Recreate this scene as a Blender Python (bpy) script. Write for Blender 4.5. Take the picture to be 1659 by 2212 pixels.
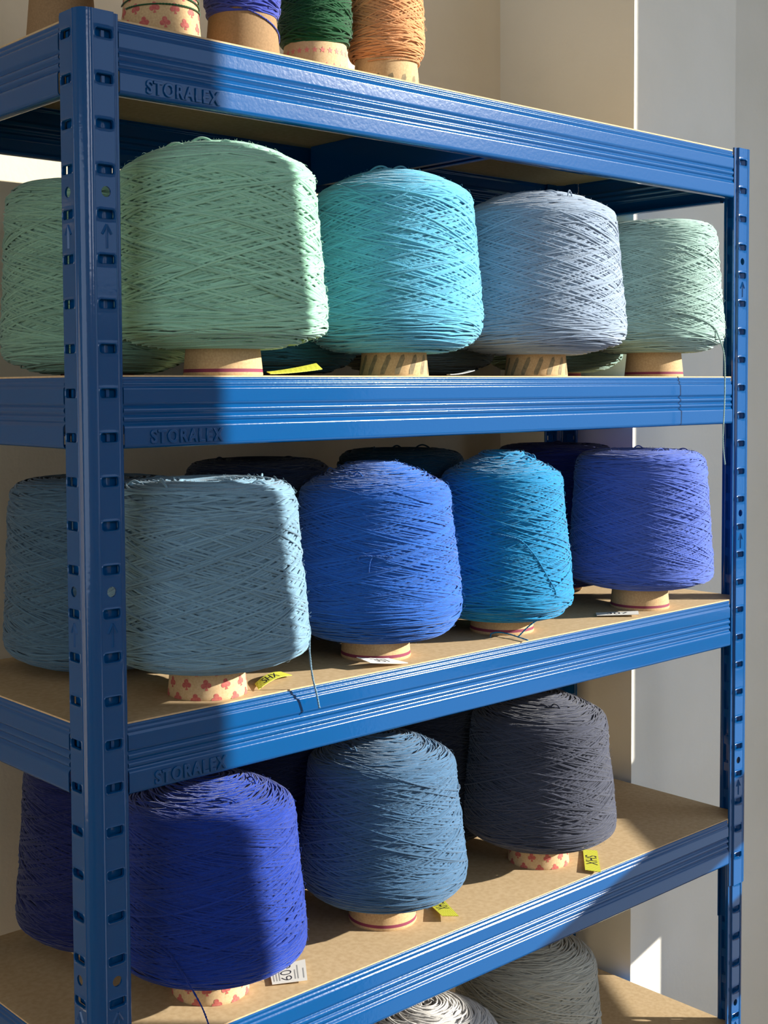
import bpy, math, random
import numpy as np
from mathutils import Matrix, Vector

# ------------------------------------------------------------------ clearing
for o in list(bpy.data.objects):
    bpy.data.objects.remove(o)
scene = bpy.context.scene
COL = scene.collection
ZT = 2.0                      # world height of the topmost shelf
PI = math.pi

# ------------------------------------------------------------------ camera
YAW, PITCH, ROLL = 0.71805, 0.04597, -0.00659
cam_d = bpy.data.cameras.new('camera')
cam = bpy.data.objects.new('camera', cam_d)
COL.objects.link(cam)
scene.camera = cam
F = Vector((math.sin(YAW) * math.cos(PITCH), math.cos(YAW) * math.cos(PITCH), -math.sin(PITCH)))
R = F.cross(Vector((0, 0, 1))).normalized()
U = R.cross(F)
R2 = R * math.cos(ROLL) + U * math.sin(ROLL)
U2 = -R * math.sin(ROLL) + U * math.cos(ROLL)
M = Matrix((( R2.x, U2.x, -F.x), (R2.y, U2.y, -F.y), (R2.z, U2.z, -F.z))).to_4x4()
M.translation = Vector((-0.55737, -0.94308, -0.31162 + ZT))
cam.matrix_world = M
cam_d.sensor_fit = 'VERTICAL'
cam_d.sensor_height = 36.0
cam_d.lens = 2794.242 / 2212.0 * 36.0
cam_d.shift_x = 123.9 / 2212.0
cam_d.shift_y = -137.8 / 2212.0
cam_d.clip_start = 0.01

# ------------------------------------------------------------------ light
SUN_DIR = Vector((-0.733, 0.68, -0.335)).normalized()      # the way the light travels
sun_d = bpy.data.lights.new('sun', 'SUN')
sun_d.energy = 11.0
sun_d.angle = math.radians(0.53)
sun_d.color = (1.0, 0.945, 0.85)
sun = bpy.data.objects.new('sun', sun_d)
COL.objects.link(sun)
sun.location = (3, -3, 4)
sun.rotation_euler = (-SUN_DIR).to_track_quat('Z', 'Y').to_euler()

world = bpy.data.worlds.new('sky')
scene.world = world
world.use_nodes = True
wn = world.node_tree
wn.nodes.clear()
wb = wn.nodes.new('ShaderNodeBackground')
wo = wn.nodes.new('ShaderNodeOutputWorld')
wb.inputs[0].default_value = (0.66, 0.78, 1.0, 1)
wb.inputs[1].default_value = 1.2
wn.links.new(wb.outputs[0], wo.inputs[0])

def area(name, loc, direction, sx, sy, power, color, portal=False):
    d = bpy.data.lights.new(name, 'AREA')
    d.shape = 'RECTANGLE'
    d.size, d.size_y = sx, sy
    d.energy = power
    d.color = color
    if portal:
        d.cycles.is_portal = True
    o = bpy.data.objects.new(name, d)
    COL.objects.link(o)
    o.location = loc
    o.rotation_euler = Vector(direction).to_track_quat('-Z', 'Y').to_euler()
    return o

# fill lamps added off camera, left and rear; portal at the window the sun uses
area('left_fill', (-2.46, -1.16, ZT - 0.25), (1, 0.0, 0), 2.4, 1.3, 10, (0.90, 0.95, 0.96))
area('rear_fill', (-0.16, -2.46, ZT + 0.35), (0, 1, 0), 0.66, 0.7, 6, (0.90, 0.93, 1.0))
area('window_portal', (1.25 + 0.58 * 0.45 - 0.02, -1.02 + 0.81 * 0.45, ZT - 0.5), (-0.81, 0.58, 0), 1.0, 2.4, 1, (1, 1, 1), portal=True)

vs = scene.view_settings
scene.display_settings.display_device = 'sRGB'
vs.view_transform = 'Standard'
vs.look = 'None'
vs.gamma = 1.0
vs.use_curve_mapping = False
vs.exposure = 0.0
scene.cycles.use_denoising = True
scene.cycles.max_bounces = 7
scene.cycles.diffuse_bounces = 4
scene.cycles.glossy_bounces = 3
scene.cycles.caustics_reflective = False
scene.cycles.caustics_refractive = False
scene.cycles.sample_clamp_indirect = 6.0

# ------------------------------------------------------------------ helpers
def s2l(r, g, b):
    def f(c):
        c /= 255.0
        return c / 12.92 if c <= 0.04045 else ((c + 0.055) / 1.055) ** 2.4
    return (f(r), f(g), f(b), 1.0)

def empty(name, loc, rz=0.0):
    o = bpy.data.objects.new(name, None)
    o.empty_display_size = 0.05
    COL.objects.link(o)
    o.location = loc
    o.rotation_euler = (0, 0, rz)
    return o

def tag(o, label=None, cat=None, group=None, kind=None):
    if label: o['label'] = label
    if cat: o['category'] = cat
    if group: o['group'] = group
    if kind: o['kind'] = kind
    return o

def make_mesh(name, verts, faces, mats=(), mat_idx=None, smooth=None, uvs=None):
    """verts (n,3) array or list; faces a list of tuples or an (m,4) array."""
    me = bpy.data.meshes.new(name)
    if isinstance(faces, np.ndarray):
        verts = np.asarray(verts, dtype=np.float32)
        me.vertices.add(len(verts))
        me.vertices.foreach_set('co', verts.ravel())
        m, k = faces.shape
        me.loops.add(m * k)
        me.loops.foreach_set('vertex_index', faces.astype(np.int32).ravel())
        me.polygons.add(m)
        me.polygons.foreach_set('loop_start', np.arange(0, m * k, k, dtype=np.int32))
        me.update(calc_edges=True)
    else:
        me.from_pydata([tuple(v) for v in verts], [], faces)
        me.update()
    for mt in mats:
        me.materials.append(mt)
    if mat_idx is not None:
        me.polygons.foreach_set('material_index', np.asarray(mat_idx, dtype=np.int32))
    if smooth is not None:
        me.shade_smooth()
        if smooth < 180:
            me.set_sharp_from_angle(angle=math.radians(smooth))
    return me

def obj(name, me, parent=None, loc=(0, 0, 0), rot=(0, 0, 0)):
    o = bpy.data.objects.new(name, me)
    COL.objects.link(o)
    o.parent = parent
    o.location = loc
    o.rotation_euler = rot
    return o

class MB:
    """collects polygons for one mesh"""
    def __init__(self):
        self.v, self.f, self.m = [], [], []
    def add(self, vs_, fs, mi=0):
        n = len(self.v)
        self.v += [tuple(p) for p in vs_]
        for f in fs:
            self.f.append(tuple(i + n for i in f))
            self.m.append(mi)
    def box(self, x0, x1, y0, y1, z0, z1, mi=0):
        self.add([(x0, y0, z0), (x1, y0, z0), (x1, y1, z0), (x0, y1, z0), (x0, y0, z1), (x1, y0, z1), (x1, y1, z1), (x0, y1, z1)],
                 [(0, 3, 2, 1), (4, 5, 6, 7), (0, 1, 5, 4), (1, 2, 6, 5), (2, 3, 7, 6), (3, 0, 4, 7)], mi)
    def prism(self, pts, z0, z1, mi=0):
        n = len(pts)
        self.add([(x, y, z0) for x, y in pts] + [(x, y, z1) for x, y in pts],
                 [tuple(range(n - 1, -1, -1)), tuple(range(n, 2 * n))] + [(i, (i + 1) % n, n + (i + 1) % n, n + i) for i in range(n)], mi)
    def tube(self, pts, r, n=8, mi=0, cap=True):
        pts = [Vector(p) for p in pts]
        rings = []
        for i, p in enumerate(pts):
            t = (pts[min(i + 1, len(pts) - 1)] - pts[max(i - 1, 0)]).normalized()
            a = t.cross(Vector((0, 0, 1)))
            if a.length < 0.05: a = t.cross(Vector((0.3, 1, 0)))
            a.normalize(); b = t.cross(a)
            if rings:
                # keep the ring from twisting
                pa = prev - t * prev.dot(t)
                if pa.length > 1e-6:
                    a = pa.normalized(); b = t.cross(a)
            prev = a
            rr = r[i] if isinstance(r, (list, tuple)) else r
            rings.append([p + (a * math.cos(2 * PI * k / n) + b * math.sin(2 * PI * k / n)) * rr for k in range(n)])
        vs_ = [q for ring in rings for q in ring]
        fs = []
        for i in range(len(rings) - 1):
            for k in range(n):
                fs.append((i * n + k, i * n + (k + 1) % n, (i + 1) * n + (k + 1) % n, (i + 1) * n + k))
        if cap:
            fs.append(tuple(range(n - 1, -1, -1)))
            fs.append(tuple((len(rings) - 1) * n + k for k in range(n)))
        self.add(vs_, fs, mi)
    def build(self, name, mats, parent=None, smooth=None, loc=(0, 0, 0)):
        me = make_mesh(name, self.v, self.f, mats if isinstance(mats, (list, tuple)) else [mats], self.m, smooth)
        return obj(name, me, parent, loc)

def catmull(pts, n=8):
    pts = [Vector(p) for p in pts]
    out = []
    for i in range(len(pts) - 1):
        p0 = pts[max(i - 1, 0)]; p1 = pts[i]; p2 = pts[i + 1]; p3 = pts[min(i + 2, len(pts) - 1)]
        for k in range(n):
            t = k / n
            out.append(0.5 * ((2 * p1) + (p2 - p0) * t + (2 * p0 - 5 * p1 + 4 * p2 - p3) * t * t + (3 * p1 - p0 - 3 * p2 + p3) * t ** 3))
    out.append(pts[-1])
    return out

# ------------------------------------------------------------------ materials
def new_mat(name):
    m = bpy.data.materials.new(name)
    m.use_nodes = True
    nt = m.node_tree
    return m, nt, nt.nodes['Principled BSDF']

def nd(nt, kind, **kw):
    n = nt.nodes.new(kind)
    for k, v in kw.items():
        if isinstance(k, str) and hasattr(n, k):
            setattr(n, k, v)
    return n

def plain(name, col, rough=0.6, spec=0.3):
    m, nt, b = new_mat(name)
    b.inputs['Base Color'].default_value = col
    b.inputs['Roughness'].default_value = rough
    b.inputs['Specular IOR Level'].default_value = spec
    return m

def speckle(name, c0, c1, scale, rough=0.8, spec=0.2, bump=0.0, bscale=None, detail=6, stretch=(1, 1, 1)):
    """two-tone noise surface with optional bump"""
    m, nt, b = new_mat(name)
    tc = nd(nt, 'ShaderNodeTexCoord')
    mp = nd(nt, 'ShaderNodeMapping')
    mp.inputs['Scale'].default_value = stretch
    nt.links.new(tc.outputs['Object'], mp.inputs[0])
    nz = nd(nt, 'ShaderNodeTexNoise')
    nz.inputs['Scale'].default_value = scale
    nz.inputs['Detail'].default_value = detail
    nt.links.new(mp.outputs[0], nz.inputs['Vector'])
    rp = nd(nt, 'ShaderNodeValToRGB')
    rp.color_ramp.elements[0].position = 0.35
    rp.color_ramp.elements[1].position = 0.65
    rp.color_ramp.elements[0].color = c0
    rp.color_ramp.elements[1].color = c1
    nt.links.new(nz.outputs[0], rp.inputs[0])
    nt.links.new(rp.outputs[0], b.inputs['Base Color'])
    b.inputs['Roughness'].default_value = rough
    b.inputs['Specular IOR Level'].default_value = spec
    if bump > 0:
        n2 = nd(nt, 'ShaderNodeTexNoise')
        n2.inputs['Scale'].default_value = bscale or scale
        n2.inputs['Detail'].default_value = 3
        nt.links.new(mp.outputs[0], n2.inputs['Vector'])
        bp = nd(nt, 'ShaderNodeBump')
        bp.inputs['Strength'].default_value = 1.0
        bp.inputs['Distance'].default_value = bump
        nt.links.new(n2.outputs[0], bp.inputs['Height'])
        nt.links.new(bp.outputs[0], b.inputs['Normal'])
    return m

# powder-coated blue steel: glossy, faint orange peel, rare pale scuffs
def blue_paint():
    m, nt, b = new_mat('blue_powder_coat')
    tc = nd(nt, 'ShaderNodeTexCoord')
    n1 = nd(nt, 'ShaderNodeTexNoise'); n1.inputs['Scale'].default_value = 260; n1.inputs['Detail'].default_value = 1.5
    nt.links.new(tc.outputs['Object'], n1.inputs['Vector'])
    n2 = nd(nt, 'ShaderNodeTexNoise'); n2.inputs['Scale'].default_value = 45; n2.inputs['Detail'].default_value = 8; n2.inputs['Roughness'].default_value = 0.75
    nt.links.new(tc.outputs['Object'], n2.inputs['Vector'])
    rp = nd(nt, 'ShaderNodeValToRGB')
    rp.color_ramp.elements[0].position = 0.66; rp.color_ramp.elements[0].color = s2l(2, 71, 128)
    rp.color_ramp.elements[1].position = 0.80; rp.color_ramp.elements[1].color = s2l(40, 100, 155)
    nt.links.new(n2.outputs[0], rp.inputs[0])
    nt.links.new(rp.outputs[0], b.inputs['Base Color'])
    b.inputs['Roughness'].default_value = 0.13
    b.inputs['Specular IOR Level'].default_value = 0.38
    b.inputs['Coat Weight'].default_value = 0.18
    b.inputs['Coat Roughness'].default_value = 0.06
    bp = nd(nt, 'ShaderNodeBump'); bp.inputs['Strength'].default_value = 1.0; bp.inputs['Distance'].default_value = 0.00007
    nt.links.new(n1.outputs[0], bp.inputs['Height'])
    nt.links.new(bp.outputs[0], b.inputs['Normal'])
    nt.links.new(bp.outputs[0], b.inputs['Coat Normal'])
    return m
M_BLUE = blue_paint()
M_MDF = speckle('hardboard', s2l(184, 158, 120), s2l(196, 171, 134), 170, rough=0.75, spec=0.25, bump=0.00008, bscale=400, detail=8)
M_WALL = speckle('painted_plaster', s2l(212, 199, 173), s2l(218, 205, 180), 6, rough=0.9, spec=0.15, bump=0.0004, bscale=120)
M_WALLC = speckle('painted_plaster_column', s2l(232, 229, 216), s2l(237, 234, 222), 6, rough=0.9, spec=0.15, bump=0.0004, bscale=120)
M_FLOOR = speckle('floorboards', s2l(196, 166, 124), s2l(212, 184, 142), 5, rough=0.5, bump=0.0005, bscale=30, stretch=(1, 8, 1))
M_CEIL = plain('ceiling_paint', s2l(170, 170, 168), 0.9, 0.1)
M_FRAME = plain('window_paint', s2l(230, 228, 220), 0.5)
M_KRAFT = speckle('kraft_paper', s2l(182, 152, 112), s2l(196, 167, 126), 500, rough=0.8, spec=0.15, bump=0.00006, bscale=600)
M_KRAFT_PALE = speckle('pale_kraft_paper', s2l(192, 164, 124), s2l(203, 176, 138), 500, rough=0.8, spec=0.15, bump=0.00006, bscale=600)
M_KRAFT_DARK = speckle('brown_kraft_paper', s2l(136, 110, 80), s2l(148, 120, 88), 500, rough=0.8, spec=0.15, bump=0.00006, bscale=600)
M_MAROON = plain('maroon_print', s2l(126, 52, 74), 0.75)
M_RED = speckle('red_print', s2l(172, 86, 82), s2l(188, 108, 98), 500, rough=0.8)
M_PINK = plain('pink_print', s2l(214, 128, 120), 0.8)
M_STRIPE = speckle('grey_print', s2l(116, 106, 84), s2l(142, 128, 100), 260, rough=0.8)
M_CARD = plain('white_card', s2l(222, 220, 214), 0.6)
M_CARD_INK = plain('dark_ink', s2l(40, 38, 52), 0.6)
M_FINE_PRINT = plain('grey_fine_print', s2l(160, 160, 158), 0.7)

def ribbon_mat():
    m, nt, b = new_mat('woven_yellow_ribbon')
    uv = nd(nt, 'ShaderNodeUVMap')
    wv = nd(nt, 'ShaderNodeTexWave'); wv.wave_type = 'BANDS'; wv.bands_direction = 'DIAGONAL'
    wv.inputs['Scale'].default_value = 2.2; wv.inputs['Distortion'].default_value = 0.6
    nt.links.new(uv.outputs[0], wv.inputs['Vector'])
    rp = nd(nt, 'ShaderNodeValToRGB')
    rp.color_ramp.elements[0].color = s2l(172, 172, 30)
    rp.color_ramp.elements[1].color = s2l(226, 226, 84)
    nt.links.new(wv.outputs[0], rp.inputs[0])
    nt.links.new(rp.outputs[0], b.inputs['Base Color'])
    b.inputs['Roughness'].default_value = 0.7
    return m
M_RIBBON = ribbon_mat()

def yarn_mat(name, rgb, twist=620.0):
    """spun wool: matt, with sheen, plied twist along each strand (from the UVs), slight shade per strand"""
    m, nt, b = new_mat(name)
    uv = nd(nt, 'ShaderNodeUVMap')
    sep = nd(nt, 'ShaderNodeSeparateXYZ')
    nt.links.new(uv.outputs[0], sep.inputs[0])
    mu = nd(nt, 'ShaderNodeMath', operation='MULTIPLY_ADD')
    mu.inputs[1].default_value = twist * 2 * PI
    vm = nd(nt, 'ShaderNodeMath', operation='MULTIPLY'); vm.inputs[1].default_value = 2 * PI
    nt.links.new(sep.outputs[1], vm.inputs[0])
    nt.links.new(sep.outputs[0], mu.inputs[0])
    nt.links.new(vm.outputs[0], mu.inputs[2])
    sn = nd(nt, 'ShaderNodeMath', operation='SINE')
    nt.links.new(mu.outputs[0], sn.inputs[0])
    tc = nd(nt, 'ShaderNodeTexCoord')
    nz = nd(nt, 'ShaderNodeTexNoise'); nz.inputs['Scale'].default_value = 1400; nz.inputs['Detail'].default_value = 3
    nt.links.new(tc.outputs['Object'], nz.inputs['Vector'])
    ad = nd(nt, 'ShaderNodeMath', operation='MULTIPLY_ADD'); ad.inputs[1].default_value = 0.16
    nt.links.new(sn.outputs[0], ad.inputs[0]); nt.links.new(nz.outputs[0], ad.inputs[2])
    bp = nd(nt, 'ShaderNodeBump'); bp.inputs['Strength'].default_value = 0.7; bp.inputs['Distance'].default_value = 0.0003
    nt.links.new(ad.outputs[0], bp.inputs['Height'])
    nt.links.new(bp.outputs[0], b.inputs['Normal'])
    at = nd(nt, 'ShaderNodeAttribute'); at.attribute_name = 'shade'
    hs = nd(nt, 'ShaderNodeHueSaturation')
    hs.inputs['Color'].default_value = [c * 0.85 for c in s2l(*rgb)[:3]] + [1]
    mr = nd(nt, 'ShaderNodeMapRange')
    mr.inputs['To Min'].default_value = 0.84; mr.inputs['To Max'].default_value = 1.16
    nt.links.new(at.outputs['Fac'], mr.inputs['Value'])
    nt.links.new(mr.outputs[0], hs.inputs['Value'])
    nt.links.new(hs.outputs[0], b.inputs['Base Color'])
    b.inputs['Roughness'].default_value = 0.92
    b.inputs['Specular IOR Level'].default_value = 0.12
    b.inputs['Sheen Weight'].default_value = 0.25
    b.inputs['Sheen Roughness'].default_value = 0.5
    return m

# ------------------------------------------------------------------ the room
def struct(name, mb, mat):
    o = mb.build(name, mat)
    o['kind'] = 'structure'
    return o
FL, CE = 0.0, ZT + 0.80
ROOM = [(-2.6, -2.6), (0.20, -2.6), (2.06, -0.002), (2.06, 0.65), (-2.6, 0.65)]
b_ = MB(); b_.prism(ROOM, FL - 0.06, FL); struct('floor', b_, M_FLOOR)
b_ = MB(); b_.prism(ROOM, CE, CE + 0.06); struct('ceiling', b_, M_CEIL)
b_ = MB(); b_.box(-2.6, 1.043, 0.458, 0.65, FL, CE); struct('wall_back', b_, M_WALL)
b_ = MB(); b_.box(1.043, 1.314, 0.20, 0.65, FL, CE); struct('wall_column', b_, M_WALLC)
b_ = MB(); b_.box(1.314, 2.06, 0.26, 0.65, FL, CE); struct('wall_recess', b_, M_WALLC)
b_ = MB()
b_.box(-2.6, -0.50, -2.6, -2.5, FL, CE); b_.box(0.18, 0.20, -2.6, -2.5, FL, CE)
b_.box(-0.50, 0.18, -2.6, -2.5, FL, ZT + 0.0); b_.box(-0.50, 0.18, -2.6, -2.5, ZT + 0.70, CE)
struct('wall_rear', b_, M_WALL)
b_ = MB()
b_.box(-2.6, -2.5, -2.5, -2.37, FL, CE); b_.box(-2.6, -2.5, 0.05, 0.458, FL, CE)
b_.box(-2.6, -2.5, -2.37, 0.05, FL, ZT - 0.91); b_.box(-2.6, -2.5, -2.37, 0.05, ZT + 0.41, CE)
struct('wall_left', b_, M_WALL)
# window wall on the right: local x runs along the wall, local y outward
WB = Vector((0.582, 0.813, 0)); WN = Vector((0.813, -0.582, 0))
def wall_obj(name, boxes, mat):
    m = MB()
    for (u0, u1, t0, t1, z0, z1) in boxes:
        m.box(u0, u1, t0, t1, z0, z1)
    # local (u, t, z) -> world: mirror-free because u x t = -z, so flip the faces
    vs2 = [(1.25 + WB.x * u + WN.x * t, -1.02 + WB.y * u + WN.y * t, z) for u, t, z in m.v]
    m.v = vs2
    m.f = [tuple(reversed(f)) for f in m.f]
    return struct(name, m, mat)
UL, UR, UR2 = -0.008, 0.763, 0.812
ZH, ZB1, ZB2, ZB3, ZB4, ZS = ZT + 0.635, ZT - 0.577, ZT - 0.668, ZT - 0.745, ZT - 0.882, ZT - 1.70
wall_obj('wall_right', [(-1.85, -1.10, 0, 0.06, FL, CE), (-0.14, UL, 0, 0.06, FL, CE), (-1.10, -0.14, 0, 0.06, FL, ZT - 0.12), (-1.10, -0.14, 0, 0.06, ZT + 0.66, CE), (UR2, 1.30, 0, 0.06, FL, CE), (UL, UR2, 0, 0.06, ZH, CE), (UL, UR2, 0, 0.06, FL, ZS)], M_WALL)
wf = empty('window_1', (1.25, -1.02, ZS)); tag(wf, kind='structure')
def wpart(name, boxes):
    o = wall_obj(name, boxes, M_FRAME)
    del o['kind']
    o.parent = wf
    o.matrix_parent_inverse = Matrix.Translation((-1.25, 1.02, -ZS))
wpart('window_frame', [(UR, UR2, 0.0, 0.03, ZB2, ZH)])
wpart('transom', [(UL, UR2, 0.0, 0.02, ZB2, ZB1)])
wpart('transom', [(UL, UR2, 0.0, 0.02, ZB4, ZB3)])
wpart('panel', [(UL, 0.49, 0.003, 0.017, ZB3, ZB2)])  # unseen blocker added to keep sun out of the gap's left part
b_ = MB(); b_.box(1.98, 2.06, 0.01, 0.26, FL, CE); struct('wall_corner', b_, M_WALL)

# ------------------------------------------------------------------ the rack
W, D, P = 1.0305, 0.328, 0.0392
PITCH_Z, SLOT0 = 0.0375, -0.0142

def ring_cell(mb, u0, u1, z0, z1, inner, T, deep=0.0018, rim=0.0, back=True):
    """rectangular cell with a 16-point hole; T maps (u, out, z) to local coordinates (out: + is toward the viewer)"""
    per = []
    for k in range(4): per.append((u0 + (u1 - u0) * k / 4, z0))
    for k in range(4): per.append((u1, z0 + (z1 - z0) * k / 4))
    for k in range(4): per.append((u1 - (u1 - u0) * k / 4, z1))
    for k in range(4): per.append((u0, z1 - (z1 - z0) * k / 4))
    cu = sum(p[0] for p in inner) / 16; cz = sum(p[1] for p in inner) / 16
    rings = [[T(u, 0, z) for u, z in per]]
    if rim > 0:
        def grow(k, d): 
            out = []
            for u, z in inner:
                l = math.hypot(u - cu, z - cz)
                out.append((u + (u - cu) / l * k, z + (z - cz) / l * k))
            return out
        rings.append([T(u, 0, z) for u, z in grow(0.0018, 0)])
        rings.append([T(u, rim, z) for u, z in grow(0.0009, 0)])
        rings.append([T(u, 0, z) for u, z in inner])
    else:
        rings.append([T(u, 0, z) for u, z in inner])
    rings.append([T(u, -deep, z) for u, z in inner])
    if back:
        rings.append([T(u, -deep, z) for u, z in per])
    vs_ = [p for r_ in rings for p in r_]
    fs = []
    for i in range(len(rings) - 1):
        for k in range(16):
            fs.append((i * 16 + k, i * 16 + (k + 1) % 16, (i + 1) * 16 + (k + 1) % 16, (i + 1) * 16 + k))
    mb.add(vs_, fs)

def round_rect16(cu, cz, w, h, r):
    pts = []
    for (sx, sz, a0) in ((-1, -1, PI), (1, -1, 1.5 * PI), (1, 1, 0), (-1, 1, 0.5 * PI)):
        for k in range(4):
            a = a0 + k / 3 * PI / 2
            pts.append((cu + sx * (w / 2 - r) + r * math.cos(a), cz + sz * (h / 2 - r) + r * math.sin(a)))
    # start so that the first point lines up with the lower-left corner
    return pts[1:] + pts[:1]
def circle16(cu, cz, r):
    return [(cu + r * math.cos(1.25 * PI + 2 * PI * k / 16), cz + r * math.sin(1.25 * PI + 2 * PI * k / 16)) for k in range(16)]

def post_mesh(i0, i1, ztop, zbot, inset=0.0):
    """L-shaped slotted upright; corner at the origin, one flange along +x facing -y, one along +y facing -x"""
    mb = MB()
    e = inset
    Ts = [lambda u, o, z: (u, e - o, z), lambda u, o, z: (e - o, u, z)]
    for fi, T in enumerate(Ts):
        U0, U1 = 0.0130, 0.0325
        rows = []
        z = ztop
        for i in range(i0, i1):
            zc = SLOT0 - i * PITCH_Z
            hz = 0.0075
            rows.append(('flat', z, zc + hz, i))
            rows.append(('slot', zc + hz, zc - hz, i))
            z = zc - hz
        rows.append(('flat', z, zbot, i1))
        for kind, za, zb, i in rows:
            if kind == 'slot':
                ring_cell(mb, U0, U1, zb, za, round_rect16(0.0232, (za + zb) / 2, 0.0165, 0.0074, 0.0020), T, deep=0.0030, rim=0.00055)
                zc_ = (za + zb) / 2
                bt = [(0.0135, -0.0012), (0.0165, -0.0026), (0.0185, -0.0046), (0.0245, -0.0058), (0.0330, -0.0060)]
                mb.add([T(u, o, zc_ - 0.0058) for u, o in bt] + [T(u, o, zc_ + 0.0058) for u, o in bt], [(k, k + 1, 6 + k, 5 + k) for k in range(4)])
            elif i % 9 == 4 and i > i0:
                zm = SLOT0 - (i - 0.5) * PITCH_Z
                ring_cell(mb, U0, U1, zb, za, circle16(0.0232, zm, 0.0046), T, deep=0.0018)
            else:
                mb.add([T(U0, 0, zb), T(U1, 0, zb), T(U1, 0, za), T(U0, 0, za)], [(0, 1, 2, 3)])
                mb.add([T(U0, -0.0018, zb), T(U1, -0.0018, zb), T(U1, -0.0018, za), T(U0, -0.0018, za)], [(3, 2, 1, 0)])
                if i % 9 == 5 and i > i0:      # raised arrow pointing up
                    zm = SLOT0 - (i - 0.5) * PITCH_Z
                    def ridge(a, b, w=0.0014, h=0.0011):
                        ax, az = a; bx, bz = b
                        l = math.hypot(bx - ax, bz - az); nx, nz_ = -(bz - az) / l * w, (bx - ax) / l * w
                        mb.add([T(ax + nx, 0, az + nz_), T(bx + nx, 0, bz + nz_), T(bx, h, bz), T(ax, h, az)], [(0, 1, 2, 3)])
                        mb.add([T(ax - nx, 0, az - nz_), T(bx - nx, 0, bz - nz_), T(bx, h, bz), T(ax, h, az)], [(3, 2, 1, 0)])
                        mb.add([T(bx + nx, 0, bz + nz_), T(bx - nx, 0, bz - nz_), T(bx, h, bz)], [(0, 1, 2)])
                        mb.add([T(ax - nx, 0, az - nz_), T(ax + nx, 0, az + nz_), T(ax, h, az)], [(0, 1, 2)])
                    ridge((0.0232, zm - 0.0098), (0.0232, zm + 0.0098))
                    ridge((0.0232, zm + 0.0100), (0.0187, zm + 0.0020))
                    ridge((0.0232, zm + 0.0100), (0.0277, zm + 0.0020))
        # outer hem: steps back behind the face, runs to the edge and folds inward
        hem = [(U1, 0), (0.0332, -0.0004), (0.0340, -0.0026), (0.0350, -0.0030), (0.0385, -0.0030), (0.0392, -0.0036), (0.0392, -0.0056), (0.0383, -0.0062),
               (0.0350, -0.0060), (0.0335, -0.0050), (0.0325, -0.0018)]
        n = len(hem)
        mb.add([T(u, o, ztop) for u, o in hem] + [T(u, o, zbot) for u, o in hem], [(k, k + 1, n + k + 1, n + k) for k in range(n - 1)])
        mb.add([T(u, o, ztop) for u, o in hem], [tuple(range(n))])
        mb.add([T(u, o, zbot) for u, o in hem], [tuple(range(n))])
    # rolled corner with a small bead on each side
    rr = 0.0105
    prof = [(0.0130, 0.0), (0.0118, -0.0006), (0.0112, -0.0006)]
    for k in range(11):
        a = PI / 2 * k / 10
        prof.append((rr - rr * math.sin(a) + 0.0, rr - rr * math.cos(a)))
    prof += [(-0.0006, 0.0112), (-0.0006, 0.0118), (0.0, 0.0130)]
    inn = []
    for (x, y) in prof:
        cx, cy = 0.0145, 0.0145
        dx, dy = (0 if x >= 0.0105 else 1), (0 if y >= 0.0105 else 1)
        inn.append((x + 0.0018 * (1 if y > 0.004 or x < 0.004 else 0), y + 0.0018 * (1 if y < 0.008 else 0)))
    n = len(prof)
    mb.add([(x + (e if x < .012 else 0), y + (e if y < .012 else 0), ztop) for x, y in prof] + [(x + (e if x < .012 else 0), y + (e if y < .012 else 0), zbot) for x, y in prof],
           [(n + k, n + k + 1, k + 1, k) for k in range(n - 1)])
    mb.add([(x + e + 0.0018 * (1 if k > 2 else 0), y + e + 0.0018 * (1 if k < n - 3 else 0), z) for z in (ztop, zbot) for k, (x, y) in enumerate(prof)],
           [(k, k + 1, n + k + 1, n + k) for k in range(n - 1)])
    return make_mesh('post', mb.v, mb.f, [M_BLUE], mb.m, 40)

rack = empty('shelving_rack', (0, 0, 0))
tag(rack, 'blue steel boltless shelving rack with hardboard shelves holding the yarn cones', 'shelving rack')
post_me = post_mesh(0, 26, 0.0045, -0.992)
lower_me = post_mesh(26, 52, -0.955, -1.995, inset=0.0016)
corners = [((0, 0), 0), ((W, 0), PI / 2), ((W, D), PI), ((0, D), -PI / 2)]
for (x, y), rz in corners:
    p_ = obj('post', post_me, rack, (x, y, ZT), (0, 0, rz))
    q_ = obj('post', lower_me, rack, (x, y, ZT), (0, 0, rz))
    # splice plate hugging the joint from inside
    c_ = MB()
    c_.box(0.0032, 0.0365, 0.0068, 0.0082, -1.05, -0.935); c_.box(0.0068, 0.0082, 0.0082, 0.0400, -1.05, -0.935)
    c_.box(0.0355, 0.0372, 0.0068, 0.0125, -1.05, -0.935)
    cc = c_.build('splice_bracket', M_BLUE, rack, loc=(x, y, ZT)); cc.rotation_euler = (0, 0, rz)

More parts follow.
